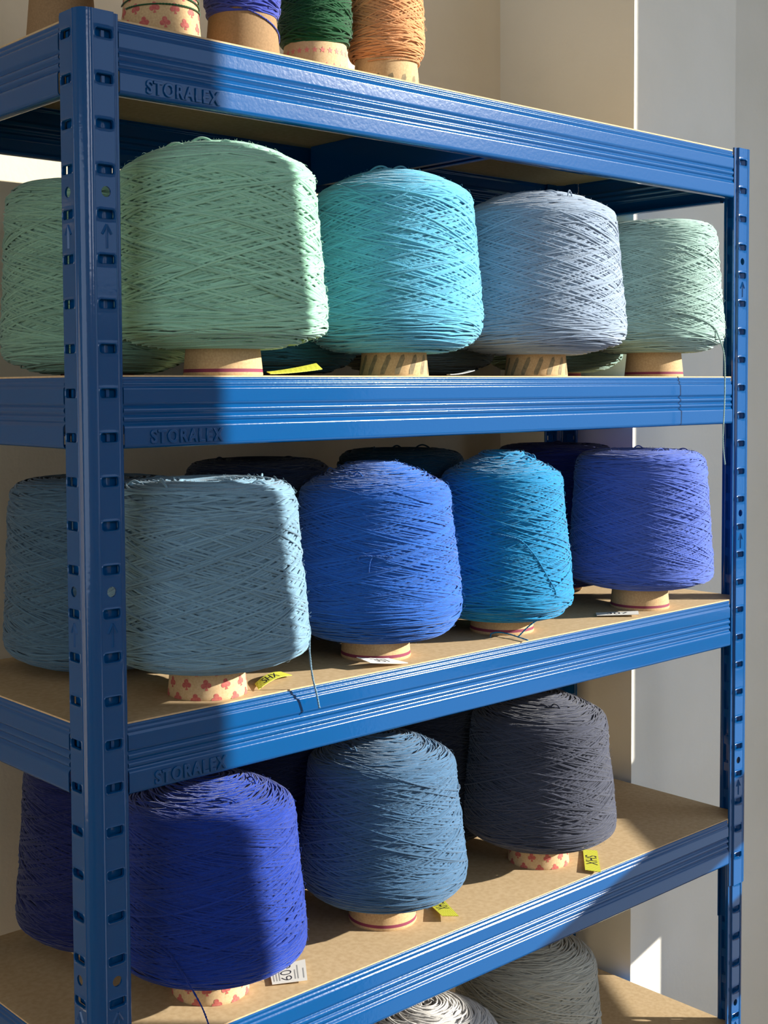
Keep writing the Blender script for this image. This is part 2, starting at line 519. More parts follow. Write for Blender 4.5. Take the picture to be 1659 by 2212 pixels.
# beam section: (outward, height), outward + is toward the room
SEC = [(-0.0100, -0.0030), (-0.0100, -0.0012), (-0.0090, -0.0004), (-0.0022, 0.0), (-0.0006, -0.0004), (0.0002, -0.0014), (0.0002, -0.0028), (-0.0004, -0.0036), (-0.0003, -0.0044),
       (0.0006, -0.0052), (0.0008, -0.0060), (0.0008, -0.0072), (0.0002, -0.0080), (0.0004, -0.0088), (0.0014, -0.0098), (0.0016, -0.0110), (0.0016, -0.0114), (0.0016, -0.0216), (0.0016, -0.0220),
       (0.0014, -0.0232), (0.0003, -0.0244), (-0.0003, -0.0254), (0.0003, -0.0264), (0.0013, -0.0274), (0.0017, -0.0288), (0.0017, -0.0298), (0.0012, -0.0310),
       (0.0001, -0.0320), (-0.0003, -0.0330), (0.0003, -0.0340), (0.0013, -0.0350), (0.0017, -0.0362), (0.0016, -0.0374), (0.0008, -0.0386), (0.0000, -0.0396), (0.0004, -0.0406),
       (0.0016, -0.0418), (0.0024, -0.0430), (0.0026, -0.0444), (0.0026, -0.0448), (0.0026, -0.0581), (0.0026, -0.0585), (0.0022, -0.0602), (0.0010, -0.0615), (-0.0008, -0.0620), (-0.0085, -0.0620), (-0.0100, -0.0612), (-0.0100, -0.0590)]
def beam_mesh(length, name='beam'):
    """sheet-metal beam, length along x from 0, facing -y, wall 1 mm"""
    n = len(SEC)
    # inner offset
    inn = []
    for i in range(n):
        a = SEC[max(i - 1, 0)]; b = SEC[min(i + 1, n - 1)]
        t = (b[0] - a[0], b[1] - a[1]); l = math.hypot(*t) or 1
        inn.append((SEC[i][0] + t[1] / l * 0.0010, SEC[i][1] - t[0] / l * 0.0010))
    loop = SEC + inn[::-1]
    m = len(loop)
    v, f = [], []
    for x in (0, length):
        v += [(x, -o, z) for o, z in loop]
    for k in range(m):
        f.append((k, (k + 1) % m, m + (k + 1) % m, m + k))
    for k in range(n - 1):
        f.append((k, m - 1 - k, m - 2 - k, k + 1)); f.append((m + k + 1, m + m - 2 - k, m + m - 1 - k, m + k))
    me = make_mesh(name, v, [tuple(reversed(q)) for q in f], [M_BLUE], None, 50)
    return me
YB = 0.0046                       # how far the beams sit behind the post faces
long_me = beam_mesh(W - 2 * P - 0.003)
short_me = beam_mesh(D - 2 * P - 0.003)

def text_mesh(body, size, extrude, bevel, mat, spacing=1.0, offset=0.0):
    cu = bpy.data.curves.new('lettering', 'FONT')
    cu.body = body; cu.size = size; cu.extrude = extrude; cu.bevel_depth = bevel; cu.bevel_resolution = 2
    cu.space_character = spacing; cu.offset = offset
    cu.align_x = 'CENTER'; cu.align_y = 'CENTER'
    t = bpy.data.objects.new('lettering_source', cu)
    COL.objects.link(t)
    bpy.context.view_layer.update()
    me = bpy.data.meshes.new_from_object(t.evaluated_get(bpy.context.evaluated_depsgraph_get()))
    bpy.data.objects.remove(t)
    me.materials.clear(); me.materials.append(mat)
    return me
let_me = text_mesh('STORALEX', 0.0150, 0.0010, 0.0005, M_BLUE, 1.22, 0.0001)
xs = [v.co.x for v in let_me.vertices]; ysl = [v.co.y for v in let_me.vertices]
for v in let_me.vertices:          # fit the stamped word into 79 x 11.5 mm
    v.co.x = (v.co.x - (min(xs) + max(xs)) / 2) * 0.078 / (max(xs) - min(xs))
    v.co.y = (v.co.y - (min(ysl) + max(ysl)) / 2) * 0.0125 / (max(ysl) - min(ysl))

LEVELS_ = [0.0, -0.300, -0.600, -0.900, -1.200]
for li, lz in enumerate(LEVELS_):
    z = ZT + lz
    beams = [(long_me, (P + 0.0003, YB, z), 0, W - 2 * P - 0.003), (short_me, (W - YB, P + 0.0015, z), PI / 2, 0), (long_me, (W - P - 0.0003, D - YB, z), PI, 0), (short_me, (YB, D - P - 0.0015, z), -PI / 2, 0)]
    for k, (me, loc, rz, ln) in enumerate(beams):
        bm = obj('beam', me, rack, loc, (0, 0, rz))
        L = (W if me is long_me else D) - 2 * P
        # hook plates reaching behind the post flanges
        for x0, x1, xx in ((-0.0200, -0.0002, -0.0155), (L - 0.0006, L + 0.0170, L + 0.0110)):
            h = MB()
            h.box(x0, x1, 0.0040, 0.0058, -0.0575, -0.0045)
            for zz in (SLOT0, SLOT0 - PITCH_Z):
                h.box(xx - 0.0015, xx + 0.0015, -0.0010, 0.0042, zz - 0.0034, zz + 0.0030)
            h.build('hook_plate', M_BLUE, bm)
        if k == 0:
            t = obj('stamped_lettering', let_me, bm, (0.1053 - P - 0.0012, -0.0027, -0.0522 if li else -0.0520), (PI / 2, 0, 0))
    # hardboard panel with clipped corners
    a, c = 0.0052, 0.014
    pts = [(a + c, a), (W - a - c, a), (W - a, a + c), (W - a, D - a - c), (W - a - c, D - a), (a + c, D - a), (a, D - a - c), (a, a + c)]
    b_ = MB(); b_.prism(pts, -0.0055, 0.0011)
    sb = b_.build('shelf_board', M_MDF, rack, loc=(0, 0, z))
    # tie bar below the middle of the board
    b_ = MB()
    y0, y1 = 0.016, D - 0.016
    b_.box(0.516, 0.5172, y0, y1, -0.0560, -0.0062); b_.box(0.5428, 0.544, y0, y1, -0.0560, -0.0062)
    b_.box(0.5172, 0.5428, y0, y1, -0.0072, -0.0062); b_.box(0.5172, 0.524, y0, y1, -0.0560, -0.0550); b_.box(0.536, 0.5428, y0, y1, -0.0560, -0.0550)
    b_.build('tie_bar', M_BLUE, rack, loc=(0, 0, z))

# ------------------------------------------------------------------ yarn
def smooth_profile(pts, it=3):
    p = np.array(pts, float)
    for _ in range(it):
        q = [p[0]]
        for a, b in zip(p[:-1], p[1:]):
            q += [a * 0.75 + b * 0.25, a * 0.25 + b * 0.75]
        q.append(p[-1])
        p = np.array(q)
    return p

class Prof:
    def __init__(self, pts):
        p = smooth_profile(pts)
        d = np.r_[0, np.cumsum(np.hypot(*np.diff(p, axis=0).T))]
        self.L = d[-1]
        self.s = np.linspace(0, self.L, 240)
        self.r = np.interp(self.s, d, p[:, 0]); self.z = np.interp(self.s, d, p[:, 1])
        tr, tz = np.gradient(self.r, self.s), np.gradient(self.z, self.s)
        l = np.hypot(tr, tz)
        self.nr, self.nz = tz / l, -tr / l
    def at(self, s, th, off):
        s = np.clip(s, 0, self.L)
        r = np.interp(s, self.s, self.r); z = np.interp(s, self.s, self.z)
        nr = np.interp(s, self.s, self.nr); nz = np.interp(s, self.s, self.nz)
        rr = r + off * nr
        return np.stack([rr * np.cos(th), rr * np.sin(th), z + off * nz], -1), np.stack([nr * np.cos(th), nr * np.sin(th), nz], -1)
    def s_of_z(self, z, outer=True):
        i = np.argmax(self.r) if outer else 0
        return float(np.interp(z, self.z[i:][np.r_[True, np.diff(self.z[i:]) > 0]], self.s[i:][np.r_[True, np.diff(self.z[i:]) > 0]]))

class Strands:
    def __init__(self): self.V, self.Fc, self.UV, self.A, self.n = [], [], [], [], 0
    def add(self, C, N, rad, rng, arc=1.9, k=4):
        """C, N: (n, m, 3) centre lines and outward normals -> half tubes of k points across"""
        n, m, _ = C.shape
        T = np.gradient(C, axis=1); T /= np.linalg.norm(T, axis=2, keepdims=True) + 1e-12
        B = np.cross(T, N); B /= np.linalg.norm(B, axis=2, keepdims=True) + 1e-12
        N2 = np.cross(B, T)
        ang = np.linspace(-arc, arc, k)
        if np.isscalar(rad): rad = np.full((n, 1), rad)
        P_ = C[:, :, None, :] + rad[:, :, None, None] * (np.cos(ang)[None, None, :, None] * N2[:, :, None, :] + np.sin(ang)[None, None, :, None] * B[:, :, None, :])
        idx = self.n + np.arange(n * m * k).reshape(n, m, k)
        q = np.stack([idx[:, :-1, :-1], idx[:, 1:, :-1], idx[:, 1:, 1:], idx[:, :-1, 1:]], -1).reshape(-1, 4)
        d = np.concatenate([np.zeros((n, 1)), np.cumsum(np.linalg.norm(np.diff(C, axis=1), axis=2), axis=1)], 1)
        uv = np.stack([np.repeat(d[:, :, None], k, 2), np.broadcast_to((ang / (2 * PI))[None, None, :], (n, m, k))], -1)
        sh = np.broadcast_to(rng.random((n, 1, 1)), (n, m, k))
        self.V.append(P_.reshape(-1, 3)); self.Fc.append(q); self.UV.append(uv.reshape(-1, 2)); self.A.append(sh.reshape(-1)); self.n += n * m * k
    def mesh(self, name, mats):
        V = np.concatenate(self.V); Fc = np.concatenate(self.Fc); UV = np.concatenate(self.UV); A = np.concatenate(self.A)
        me = make_mesh(name, V, Fc, mats, None, 180)
        uvl = me.uv_layers.new(name='UVMap')
        uvl.data.foreach_set('uv', UV[Fc.ravel()].astype(np.float32).ravel())
        at = me.attributes.new('shade', 'FLOAT', 'POINT')
        at.data.foreach_set('value', A.astype(np.float32))
        return me

def yarn_mesh(seed, pts, th=0.0021, alpha=16.0, mats=(), wall=(0.045, 0.190), loops=8, fuzz=500, cover=1.0, loop_r=0.045, coarse=0.0):
    rng = np.random.default_rng(seed)
    pf = Prof(pts)
    S = Strands()
    rad = th / 2
    # solid body under the strands
    ths = np.linspace(0, 2 * PI, 73)
    ss = np.linspace(0, pf.L, 60)
    C, N = pf.at(np.repeat(ss[:, None], 73, 1), np.repeat(ths[None, :], 60, 0), -th * 0.86)
    idx = S.n + np.arange(60 * 73).reshape(60, 73)
    q = np.stack([idx[:-1, :-1], idx[:-1, 1:], idx[1:, 1:], idx[1:, :-1]], -1).reshape(-1, 4)
    S.V.append(C.reshape(-1, 3)); S.Fc.append(q); S.UV.append(np.zeros((60 * 73, 2))); S.A.append(np.full(60 * 73, 0.3)); S.n += 60 * 73
    sa, sb = pf.s_of_z(wall[0]), pf.s_of_z(wall[1])
    rm = float(np.interp((sa + sb) / 2, pf.s, pf.r))
    al = math.radians(alpha)
    # crossing traverses up and down the wall
    nA = int(2 * PI * rm * math.sin(al) / th * cover) * 2
    Mn = 46
    t = np.linspace(-0.12, 1.12, Mn)[None, :]
    w = 0.11
    St = np.where(t < w, (np.maximum(t + w, 0)) ** 2 / (4 * w), np.where(t > 1 - w, 1 - (np.maximum(1 - t + w, 0)) ** 2 / (4 * w), t))
    def batch(n, al_lo, al_hi, off, jit=0.007, wob=0.0007):
        alk = np.radians(rng.uniform(al_lo, al_hi, (n, 1)))
        A0 = sa + rng.uniform(-jit, jit, (n, 1)); B0 = sb + rng.uniform(-jit, jit, (n, 1))
        dth = (B0 - A0) / (rm * np.tan(alk))
        sg = np.where(np.arange(n) % 2 == 0, 1, -1)[:, None]
        th0 = (np.arange(n)[:, None] // 2) * (2 * PI / max(1, n // 2)) + rng.uniform(-0.5, 0.5, (n, 1)) * (2 * PI / max(1, n // 2)) * 1.3 + np.where(sg > 0, 0, 0.4)
        s = A0 + (B0 - A0) * St + wob * np.sin(t * rng.uniform(8, 22, (n, 1)) + rng.uniform(0, 6, (n, 1)))
        thh = th0 + sg * t * dth
        o = off + rng.uniform(-0.22, 0.30, (n, 1)) * th + 0.14 * th * np.sin(t * rng.uniform(10, 40, (n, 1)) + rng.uniform(0, 6, (n, 1)))
        edge = np.clip(np.minimum(t + 0.12, 1.12 - t) / 0.10, 0, 1)
        o = o - (1 - edge) * th * 1.2
        C, N = pf.at(s, thh, o)
        S.add(C, N, rad * rng.uniform(0.88, 1.08, (n, 1)), rng)
    batch(int(nA * 0.50) * 2, alpha - 1.0, alpha + 1.0, -th * 0.50)
    batch(int(nA * 0.21) * 2, alpha - 1.6, alpha + 1.6, th * 0.05, wob=0.0010)
    batch(int(nA * 0.075) * 2, alpha * 0.45, alpha * 1.3, th * 0.50, jit=0.014, wob=0.0016)
    # near-level wraps on the bottom bowl and on the domed top
    def wraps(s0, s1, n_cover, slope):
        if s1 <= s0: return
        zone = (pf.s > s0) & (pf.s < s1)
        areaz = np.sum(2 * PI * pf.r[zone]) * (pf.s[1] - pf.s[0])
        rz = float(np.mean(pf.r[zone]))
        n = int(areaz / (2.0 * rz * th) * n_cover)
        Mw = 26
        tt = np.linspace(0, 1, Mw)[None, :]
        # more of them where the radius is larger
        u = rng.random((n, 1)); cdf = np.cumsum(pf.r[zone]); cdf = cdf / cdf[-1]
        sc = np.interp(u, cdf, pf.s[zone])
        rloc = np.interp(sc, pf.s, pf.r)
        dth = np.clip(rng.uniform(1.2, 2.8, (n, 1)) * rz / np.maximum(rloc, 0.012), 0.8, 5.5) * np.where(rng.random((n, 1)) < 0.5, 1, -1)
        s = sc + (tt - 0.5) * rng.uniform(-slope, slope, (n, 1)) + 0.0012 * np.sin(tt * rng.uniform(4, 12, (n, 1)) + rng.uniform(0, 6, (n, 1)))
        s = np.clip(s, max(s0 - 0.012, 0.001), min(s1 + 0.010, pf.L - 0.001))
        thh = rng.uniform(0, 2 * PI, (n, 1)) + tt * dth
        o = rng.uniform(-0.35, 0.55, (n, 1)) * th - (1 - np.clip(np.minimum(tt, 1 - tt) / 0.12, 0, 1)) * th * 1.3
        C, N = pf.at(s, thh, o)
        S.add(C, N, rad * rng.uniform(0.85, 1.1, (n, 1)), rng)
    wraps(0.0, sa + 0.004, 1.7, 0.018)
    wraps(sb - 0.010, pf.L, 2.0, 0.022)
    # stray loops standing on the top
    for k in range(loops):
        a0 = rng.uniform(0, 2 * PI); rr = loop_r * rng.uniform(0.75, 1.25); ln = rng.uniform(0.010, 0.022); hh = rng.uniform(0.0015, 0.0055)
        zt = float(np.interp(rr, pf.r[::-1], pf.z[::-1])) if False else float(pf.z[np.argmin(np.abs(pf.r - rr) + (pf.s < sb) * 10)])
        tt = np.linspace(0, 1, 14)[None, :, None]
        a = a0 + (tt[..., 0] - 0.5) * ln / rr
        rad_in = rr + (tt[..., 0] - 0.5) * rng.uniform(-0.012, 0.012)
        C = np.stack([rad_in * np.cos(a), rad_in * np.sin(a), zt + hh * np.sin(PI * tt[..., 0]) ** 0.8 - 0.0005], -1)
        N = np.zeros_like(C); N[..., 2] = 1
        S.add(C, N, rad, rng, arc=PI, k=7)
    # fine fibres standing off the surface
    if fuzz:
        n = fuzz
        s0 = rng.uniform(0.15, 1.0, (n, 1)) * (pf.L - 0.02); a0 = rng.uniform(0, 2 * PI, (n, 1))
        tt = np.linspace(0, 1, 5)[None, :]
        ln = rng.uniform(0.002, 0.007, (n, 1))
        s = s0 + tt * ln * rng.uniform(-1, 1, (n, 1)); a = a0 + tt * ln * rng.uniform(-1, 1, (n, 1)) / 0.08
        o = rad + np.sin(tt * rng.uniform(1.2, 2.8, (n, 1))) * rng.uniform(0.0008, 0.0032, (n, 1))
        C, N = pf.at(s, a, o)
        S.add(C, N, 0.00009, rng, arc=PI * 2 / 3, k=3)
    return S.mesh('yarn', mats)

FLAT = lambda rb, rt, z0, h, zr: STD(rb, rt, z0, h, zr)[:9] + [(rt + 0.001, h - 0.040), (rt, h - 0.020), (rt - 0.004, h - 0.008), (rt - 0.014, h - 0.002), (rt - 0.036, h), (0.020, h - 0.002), (0.003, h - 0.004)]
STD = lambda rb=0.094, rt=0.084, z0=0.026, h=0.212, zr=0.050, dip=0.006: [
    (0.030, z0 + dip), (0.036, z0 + 0.0005), (0.052, z0 - 0.001), (0.072, z0 + 0.003), (rb - 0.010, z0 + 0.0095), (rb - 0.0015, zr - 0.011), (rb + 0.0005, zr - 0.001), (rb - 0.002, zr + 0.03),
    ((rb + rt) / 2, (zr + h - 0.03) / 2), (rt + 0.0022, h - 0.060), (rt + 0.001, h - 0.040), (rt - 0.0005, h - 0.0295), (rt - 0.0045, h - 0.0240), (rt - 0.013, h - 0.0185), (rt - 0.027, h - 0.0115), (rt - 0.043, h - 0.0050), (0.024, h), (0.010, h), (0.003, h - 0.002)]

# paper tube shape: outer radius at height z
def paper_r(z, h=0.215): return 0.0380 - 0.0185 * min(max(z / h, 0), 1) ** 0.92

def club_polys(s):
    """three round lobes and a stem, as flat polygons of size s (metres)"""
    def disc(cx, cy, r, n=12): return [(cx + r * math.cos(2 * PI * k / n), cy + r * math.sin(2 * PI * k / n)) for k in range(n)]
    return [disc(0, 0.30 * s, 0.25 * s), disc(-0.27 * s, -0.05 * s, 0.25 * s), disc(0.27 * s, -0.05 * s, 0.25 * s),
            [(-0.07 * s, 0.1 * s), (-0.05 * s, -0.2 * s), (-0.17 * s, -0.52 * s), (0.17 * s, -0.52 * s), (0.05 * s, -0.2 * s), (0.07 * s, 0.1 * s)]]
def star_poly(s):
    return [[(s * (0.5 if k % 2 == 0 else 0.21) * math.sin(2 * PI * k / 10), s * (0.5 if k % 2 == 0 else 0.21) * math.cos(2 * PI * k / 10)) for k in range(10)]]

def paper_cone(parent, style, h=0.20, mat=None, phase=0.0, zoff=0.0):
    mb = MB()
    n = 64
    zs = [0.0, 0.0012, 0.0032, 0.0048, 0.0064, 0.012, 0.020, 0.035, 0.06, 0.10, 0.15, h]
    ring = style == 'ring'
    vs_, fs, mi = [], [], []
    for z in zs:
        r = paper_r(z) - (0.0006 if z == 0 else 0)
        vs_ += [(r * math.cos(2 * PI * k / n), r * math.sin(2 * PI * k / n), z) for k in range(n)]
    for i in range(len(zs) - 1):
        for k in range(n):
            mb.m.append(1 if ring and 0.003 < (zs[i] + zs[i + 1]) / 2 < 0.0065 else 0)
            fs.append((i * n + k, i * n + (k + 1) % n, (i + 1) * n + (k + 1) % n, (i + 1) * n + k))
    # inside of the tube
    o0 = len(vs_)
    for z in (h, 0.0):
        r = paper_r(z) - 0.0025
        vs_ += [(r * math.cos(2 * PI * k / n), r * math.sin(2 * PI * k / n), z) for k in range(n)]
    top = (len(zs) - 1) * n
    for k in range(n):
        k2 = (k + 1) % n
        fs.append((top + k, top + k2, o0 + k2, o0 + k)); fs.append((o0 + k, o0 + k2, o0 + n + k2, o0 + n + k)); fs.append((o0 + n + k, o0 + n + k2, k2, k))
        mb.m += [0, 0, 0]
    mb.v, mb.f = vs_, fs
    def stamp(polys, a0, z0, rot=0.0, mi_=1, eps=0.00018):
        for poly in polys:
            out = []
            ctr = (sum(p[0] for p in poly) / len(poly), sum(p[1] for p in poly) / len(poly))
            for (x, y) in poly + [ctr]:
                xr, yr = x * math.cos(rot) - y * math.sin(rot), x * math.sin(rot) + y * math.cos(rot)
                zz = z0 + yr
                zc = max(zz, 0.0003)
                r = paper_r(zc) + eps
                a = a0 + xr / 0.037
                out.append((r * math.cos(a), r * math.sin(a), zc))
            m_ = len(poly)
            mb.add(out, [(k, (k + 1) % m_, m_) for k in range(m_)], mi_)
    if style == 'clubs':
        for row, zz in enumerate((0.0015, 0.0145, 0.0275, 0.0405, 0.0535)):
            for k in range(12):
                stamp(club_polys(0.0095), phase + (k + 0.5 * (row % 2)) * 2 * PI / 12, zz, rot=0.12)
    if style == 'stars':
        for row, zz in enumerate((0.022, 0.038)):
            for k in range(26):
                stamp(star_poly(0.0075), phase + (k + 0.5 * (row % 2)) * 2 * PI / 26, zz)
    if style == 'stripes':
        for k in range(15):
            a = phase + k * 2 * PI / 15
            stamp([[(-0.004, -0.011), (0.0005, -0.011), (0.0075, 0.006), (0.0065, 0.0105), (0.003, 0.009), (-0.0035, -0.006)]], a, 0.013)
    mats = {'ring': [mat or M_KRAFT, M_MAROON], 'clubs': [mat or M_KRAFT_PALE, M_RED], 'stars': [mat or M_KRAFT_PALE, M_PINK], 'stripes': [mat or M_KRAFT, M_STRIPE], 'plain': [mat or M_KRAFT]}[style]
    return mb.build('paper_cone', mats, parent, smooth=50)

def thread_obj(parent, pts, mat, r=0.0009, name='loose_thread', n=10, seed=0):
    """plied thread through world-relative points"""
    c = catmull(pts, n)
    rng = random.Random(seed)
    mb = MB()
    # two plies twisted round each other
    for ph in (0, PI):
        out = []; d = 0
        for i, p in enumerate(c):
            if i: d += (c[i] - c[i - 1]).length
            t = (c[min(i + 1, len(c) - 1)] - c[max(i - 1, 0)]).normalized()
            a = t.cross(Vector((0.2, 1, 0.1))).normalized(); b = t.cross(a)
            w = 2 * PI * d / 0.006 + ph
            out.append(p + (a * math.cos(w) + b * math.sin(w)) * r * 0.42)
        mb.tube(out, r * 0.68, 6)
    o = mb.build(name, mat, parent, smooth=180)
    return o

def yarn_cone(x, y, level, label, group, mat, me, style, phase=0.0, mat_paper=None, h=0.20, rot=None):
    root = empty('yarn_cone', (x, y, ZT + LEVELS_[level] + 0.0011))
    tag(root, label, 'yarn cone', group)
    paper_cone(root, style, h, mat_paper, phase)
    y_ = obj('yarn', me, root, rot=(0, 0, rot or 0))
    if not me.materials:
        me.materials.append(mat)
    y_.material_slots[0].link = 'OBJECT'
    y_.material_slots[0].material = mat
    return root

G1, G2 = 'yarn cones in the front row', 'yarn cones in the back row'
# --- materials per colour
YM = {k: yarn_mat('yarn_' + k, c) for k, c in dict(
    mint=(156, 208, 182), aqua=(98, 182, 216), blue_grey=(150, 168, 190), pale_green=(160, 192, 182), pale_blue=(118, 155, 178), bright_blue=(34, 96, 186),
    teal=(14, 132, 184), violet=(78, 104, 192), royal_blue=(18, 54, 150), denim=(70, 108, 142), charcoal=(66, 70, 86), light_grey=(196, 196, 184), off_white=(214, 210, 204),
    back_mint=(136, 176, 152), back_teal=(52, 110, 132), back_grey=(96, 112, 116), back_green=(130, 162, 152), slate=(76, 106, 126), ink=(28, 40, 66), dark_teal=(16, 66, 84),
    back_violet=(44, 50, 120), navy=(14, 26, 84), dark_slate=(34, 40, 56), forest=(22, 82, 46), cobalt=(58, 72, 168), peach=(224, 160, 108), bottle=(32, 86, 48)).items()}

def front(key, x, y, lv, label, style, seed, rb, rt, z0, h, zr, lean=(0, 0), flat=False, th=0.0020, alpha=16, phase=0.0, loops=6, fuzz=500, cover=1.0, mat_paper=None, dip=0.006, loop_r=0.045):
    me = yarn_mesh(seed, FLAT(rb, rt, z0, h, zr) if flat else STD(rb, rt, z0, h, zr, dip), th=th, alpha=alpha, wall=(zr + 0.002, h - 0.026), loops=loops, fuzz=fuzz, cover=cover, loop_r=loop_r)
    root = yarn_cone(x, y, lv, label, G1, YM[key], me, style, phase, mat_paper, h=h - 0.022)
    for ch in root.children:
        if ch.name.startswith('yarn'): ch.location = (lean[0], lean[1], 0)
    return root

# second shelf (front row)
c_mint = front('mint', 0.1764, 0.045, 1, 'large mint green yarn cone right of the near post, upper full shelf', 'ring', 11, 0.1030, 0.0915, 0.027, 0.215, 0.050, lean=(-0.0033, 0.0029), th=0.0023, alpha=15, loops=14, fuzz=900, loop_r=0.062)
c_aqua = front('aqua', 0.4276, 0.072, 1, 'bright aqua yarn cone on a striped paper tube between mint and blue-grey cones', 'stripes', 12, 0.0960, 0.0850, 0.027, 0.220, 0.060, th=0.0020, alpha=16, phase=0.3, loops=12, loop_r=0.022)
c_grey = front('blue_grey', 0.6673, 0.072, 1, 'pale blue-grey yarn cone on a striped paper tube with a loop standing on top', 'stripes', 13, 0.1060, 0.0940, 0.028, 0.219, 0.055, th=0.0019, alpha=17, phase=0.1, loops=3)
c_pg = front('pale_green', 0.8928, 0.060, 1, 'pale grey-green yarn cone nearest the far post with a long thread hanging over the beam', 'ring', 14, 0.0890, 0.0790, 0.033, 0.200, 0.055, flat=True, th=0.0018, alpha=17, loops=2)
# third shelf
c_pale = front('pale_blue', 0.158, 0.050, 2, 'large pale slate-blue yarn cone on a club-printed tube, thread hanging over the beam', 'clubs', 15, 0.0965, 0.0855, 0.030, 0.202, 0.054, flat=True, th=0.0022, alpha=17, phase=0.12, loops=12, fuzz=700, loop_r=0.060)
c_blue = front('bright_blue', 0.392, 0.0655, 2, 'bright medium blue fuzzy yarn cone between the pale blue and turquoise cones', 'ring', 16, 0.0925, 0.0805, 0.024, 0.208, 0.058, th=0.0016, alpha=12, loops=6, fuzz=1200)
c_teal = front('teal', 0.6015, 0.0695, 2, 'narrow turquoise yarn cone with its loose end trailing down to the board', 'ring', 17, 0.0830, 0.0700, 0.020, 0.212, 0.045, th=0.0018, alpha=16, loops=14, loop_r=0.036)
c_vio = front('violet', 0.857, 0.055, 2, 'periwinkle violet-blue yarn cone at the far end of the middle shelf', 'ring', 18, 0.0920, 0.0830, 0.030, 0.205, 0.050, flat=True, th=0.0016, alpha=17, loops=10, loop_r=0.045)
# fourth shelf
c_roy = front('royal_blue', 0.173, 0.071, 3, 'royal blue yarn cone on a club-printed tube beside the near post', 'clubs', 19, 0.0940, 0.0830, 0.030, 0.213, 0.056, th=0.0017, alpha=13, phase=0.05, loops=4, fuzz=700)
c_den = front('denim', 0.4155, 0.0815, 3, 'denim grey-blue yarn cone between the royal blue and charcoal cones', 'ring', 20, 0.0925, 0.0805, 0.031, 0.208, 0.060, th=0.0018, alpha=15, loops=4)
c_char = front('charcoal', 0.683, 0.0805, 3, 'charcoal grey yarn cone on a club-printed tube, farthest on its shelf', 'clubs', 21, 0.0935, 0.0820, 0.030, 0.210, 0.056, th=0.0018, alpha=18, phase=0.2, loops=6)
# lowest visible shelf
c_lg = front('light_grey', 0.690, 0.105, 4, 'large light grey yarn cone under the lowest blue beam', 'ring', 22, 0.0950, 0.0850, 0.022, 0.196, 0.045, th=0.0021, alpha=15, loops=3)
c_ow = front('off_white', 0.438, 0.040, 4, 'off-white yarn cone just showing at the bottom edge of the picture', 'ring', 23, 0.0920, 0.0820, 0.022, 0.212, 0.045, th=0.0021, alpha=15, loops=3)

# back row: three shared windings, one colour each
bk = [yarn_mesh(40 + k, FLAT(rb, rt, z0, h, zr), th=0.0021, alpha=al, wall=(zr + 0.002, h - 0.026), loops=lp, fuzz=0) for k, (rb, rt, z0, h, zr, al, lp) in enumerate((
    (0.097, 0.090, 0.006, 0.196, 0.034, 16, 3), (0.094, 0.084, 0.010, 0.206, 0.036, 14, 5), (0.090, 0.080, 0.020, 0.210, 0.046, 17, 8)))]
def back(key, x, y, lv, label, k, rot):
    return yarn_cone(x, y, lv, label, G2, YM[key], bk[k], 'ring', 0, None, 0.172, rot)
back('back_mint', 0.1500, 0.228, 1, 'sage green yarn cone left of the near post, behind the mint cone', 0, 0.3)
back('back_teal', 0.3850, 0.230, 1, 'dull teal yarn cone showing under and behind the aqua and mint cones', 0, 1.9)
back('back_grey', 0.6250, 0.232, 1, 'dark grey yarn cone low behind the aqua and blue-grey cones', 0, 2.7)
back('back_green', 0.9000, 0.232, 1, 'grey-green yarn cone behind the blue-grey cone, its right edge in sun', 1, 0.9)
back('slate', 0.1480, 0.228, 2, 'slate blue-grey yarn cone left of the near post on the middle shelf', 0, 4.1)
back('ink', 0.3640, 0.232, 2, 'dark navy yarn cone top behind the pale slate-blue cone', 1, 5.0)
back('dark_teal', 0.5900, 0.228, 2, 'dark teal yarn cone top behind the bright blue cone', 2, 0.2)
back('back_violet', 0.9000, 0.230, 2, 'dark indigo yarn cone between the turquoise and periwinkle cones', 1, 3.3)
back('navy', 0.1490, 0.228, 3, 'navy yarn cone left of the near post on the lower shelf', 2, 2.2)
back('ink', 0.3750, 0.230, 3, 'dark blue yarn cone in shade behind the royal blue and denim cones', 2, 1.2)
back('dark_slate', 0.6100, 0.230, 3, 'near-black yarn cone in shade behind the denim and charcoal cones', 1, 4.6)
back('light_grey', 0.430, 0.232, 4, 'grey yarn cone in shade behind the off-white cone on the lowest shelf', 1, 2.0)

# --- nearly empty cones on the top shelf
def spent(x, y, key, label, style, seed, z0, z1, thick, th=0.0018, alpha=18, phase=0.0, paper=None, htop=0.175, mat2=None, body=True, cover=1.0):
    root = empty('yarn_cone', (x, y, ZT + 0.0011))
    tag(root, label, 'yarn cone', 'nearly empty cones on the top shelf')
    paper_cone(root, style, htop, paper, phase)
    if body:
        pr = [(paper_r(z0) - 0.001, z0 - 0.002), (paper_r(z0) + thick * 0.5, z0 + 0.001), (paper_r(z0 + 0.01) + thick, z0 + 0.012), (paper_r((z0 + z1) / 2) + thick * 1.3, (z0 + z1) / 2), (paper_r(z1 - 0.012) + thick, z1 - 0.012), (paper_r(z1) + thick * 0.4, z1), (paper_r(z1) - 0.001, z1 + 0.001)]
        me = yarn_mesh(seed, pr, th=th, alpha=alpha, wall=(z0 + 0.006, z1 - 0.006), loops=0, fuzz=200, cover=cover)
        y_ = obj('yarn', me, root)
        me.materials.append(YM[key])
    return root
t0_ = spent(0.0985, 0.200, None, 'bare brown paper cone left on the top shelf behind the near post', 'plain', 0, 0, 0, 0, paper=M_KRAFT_DARK, body=False, htop=0.175)
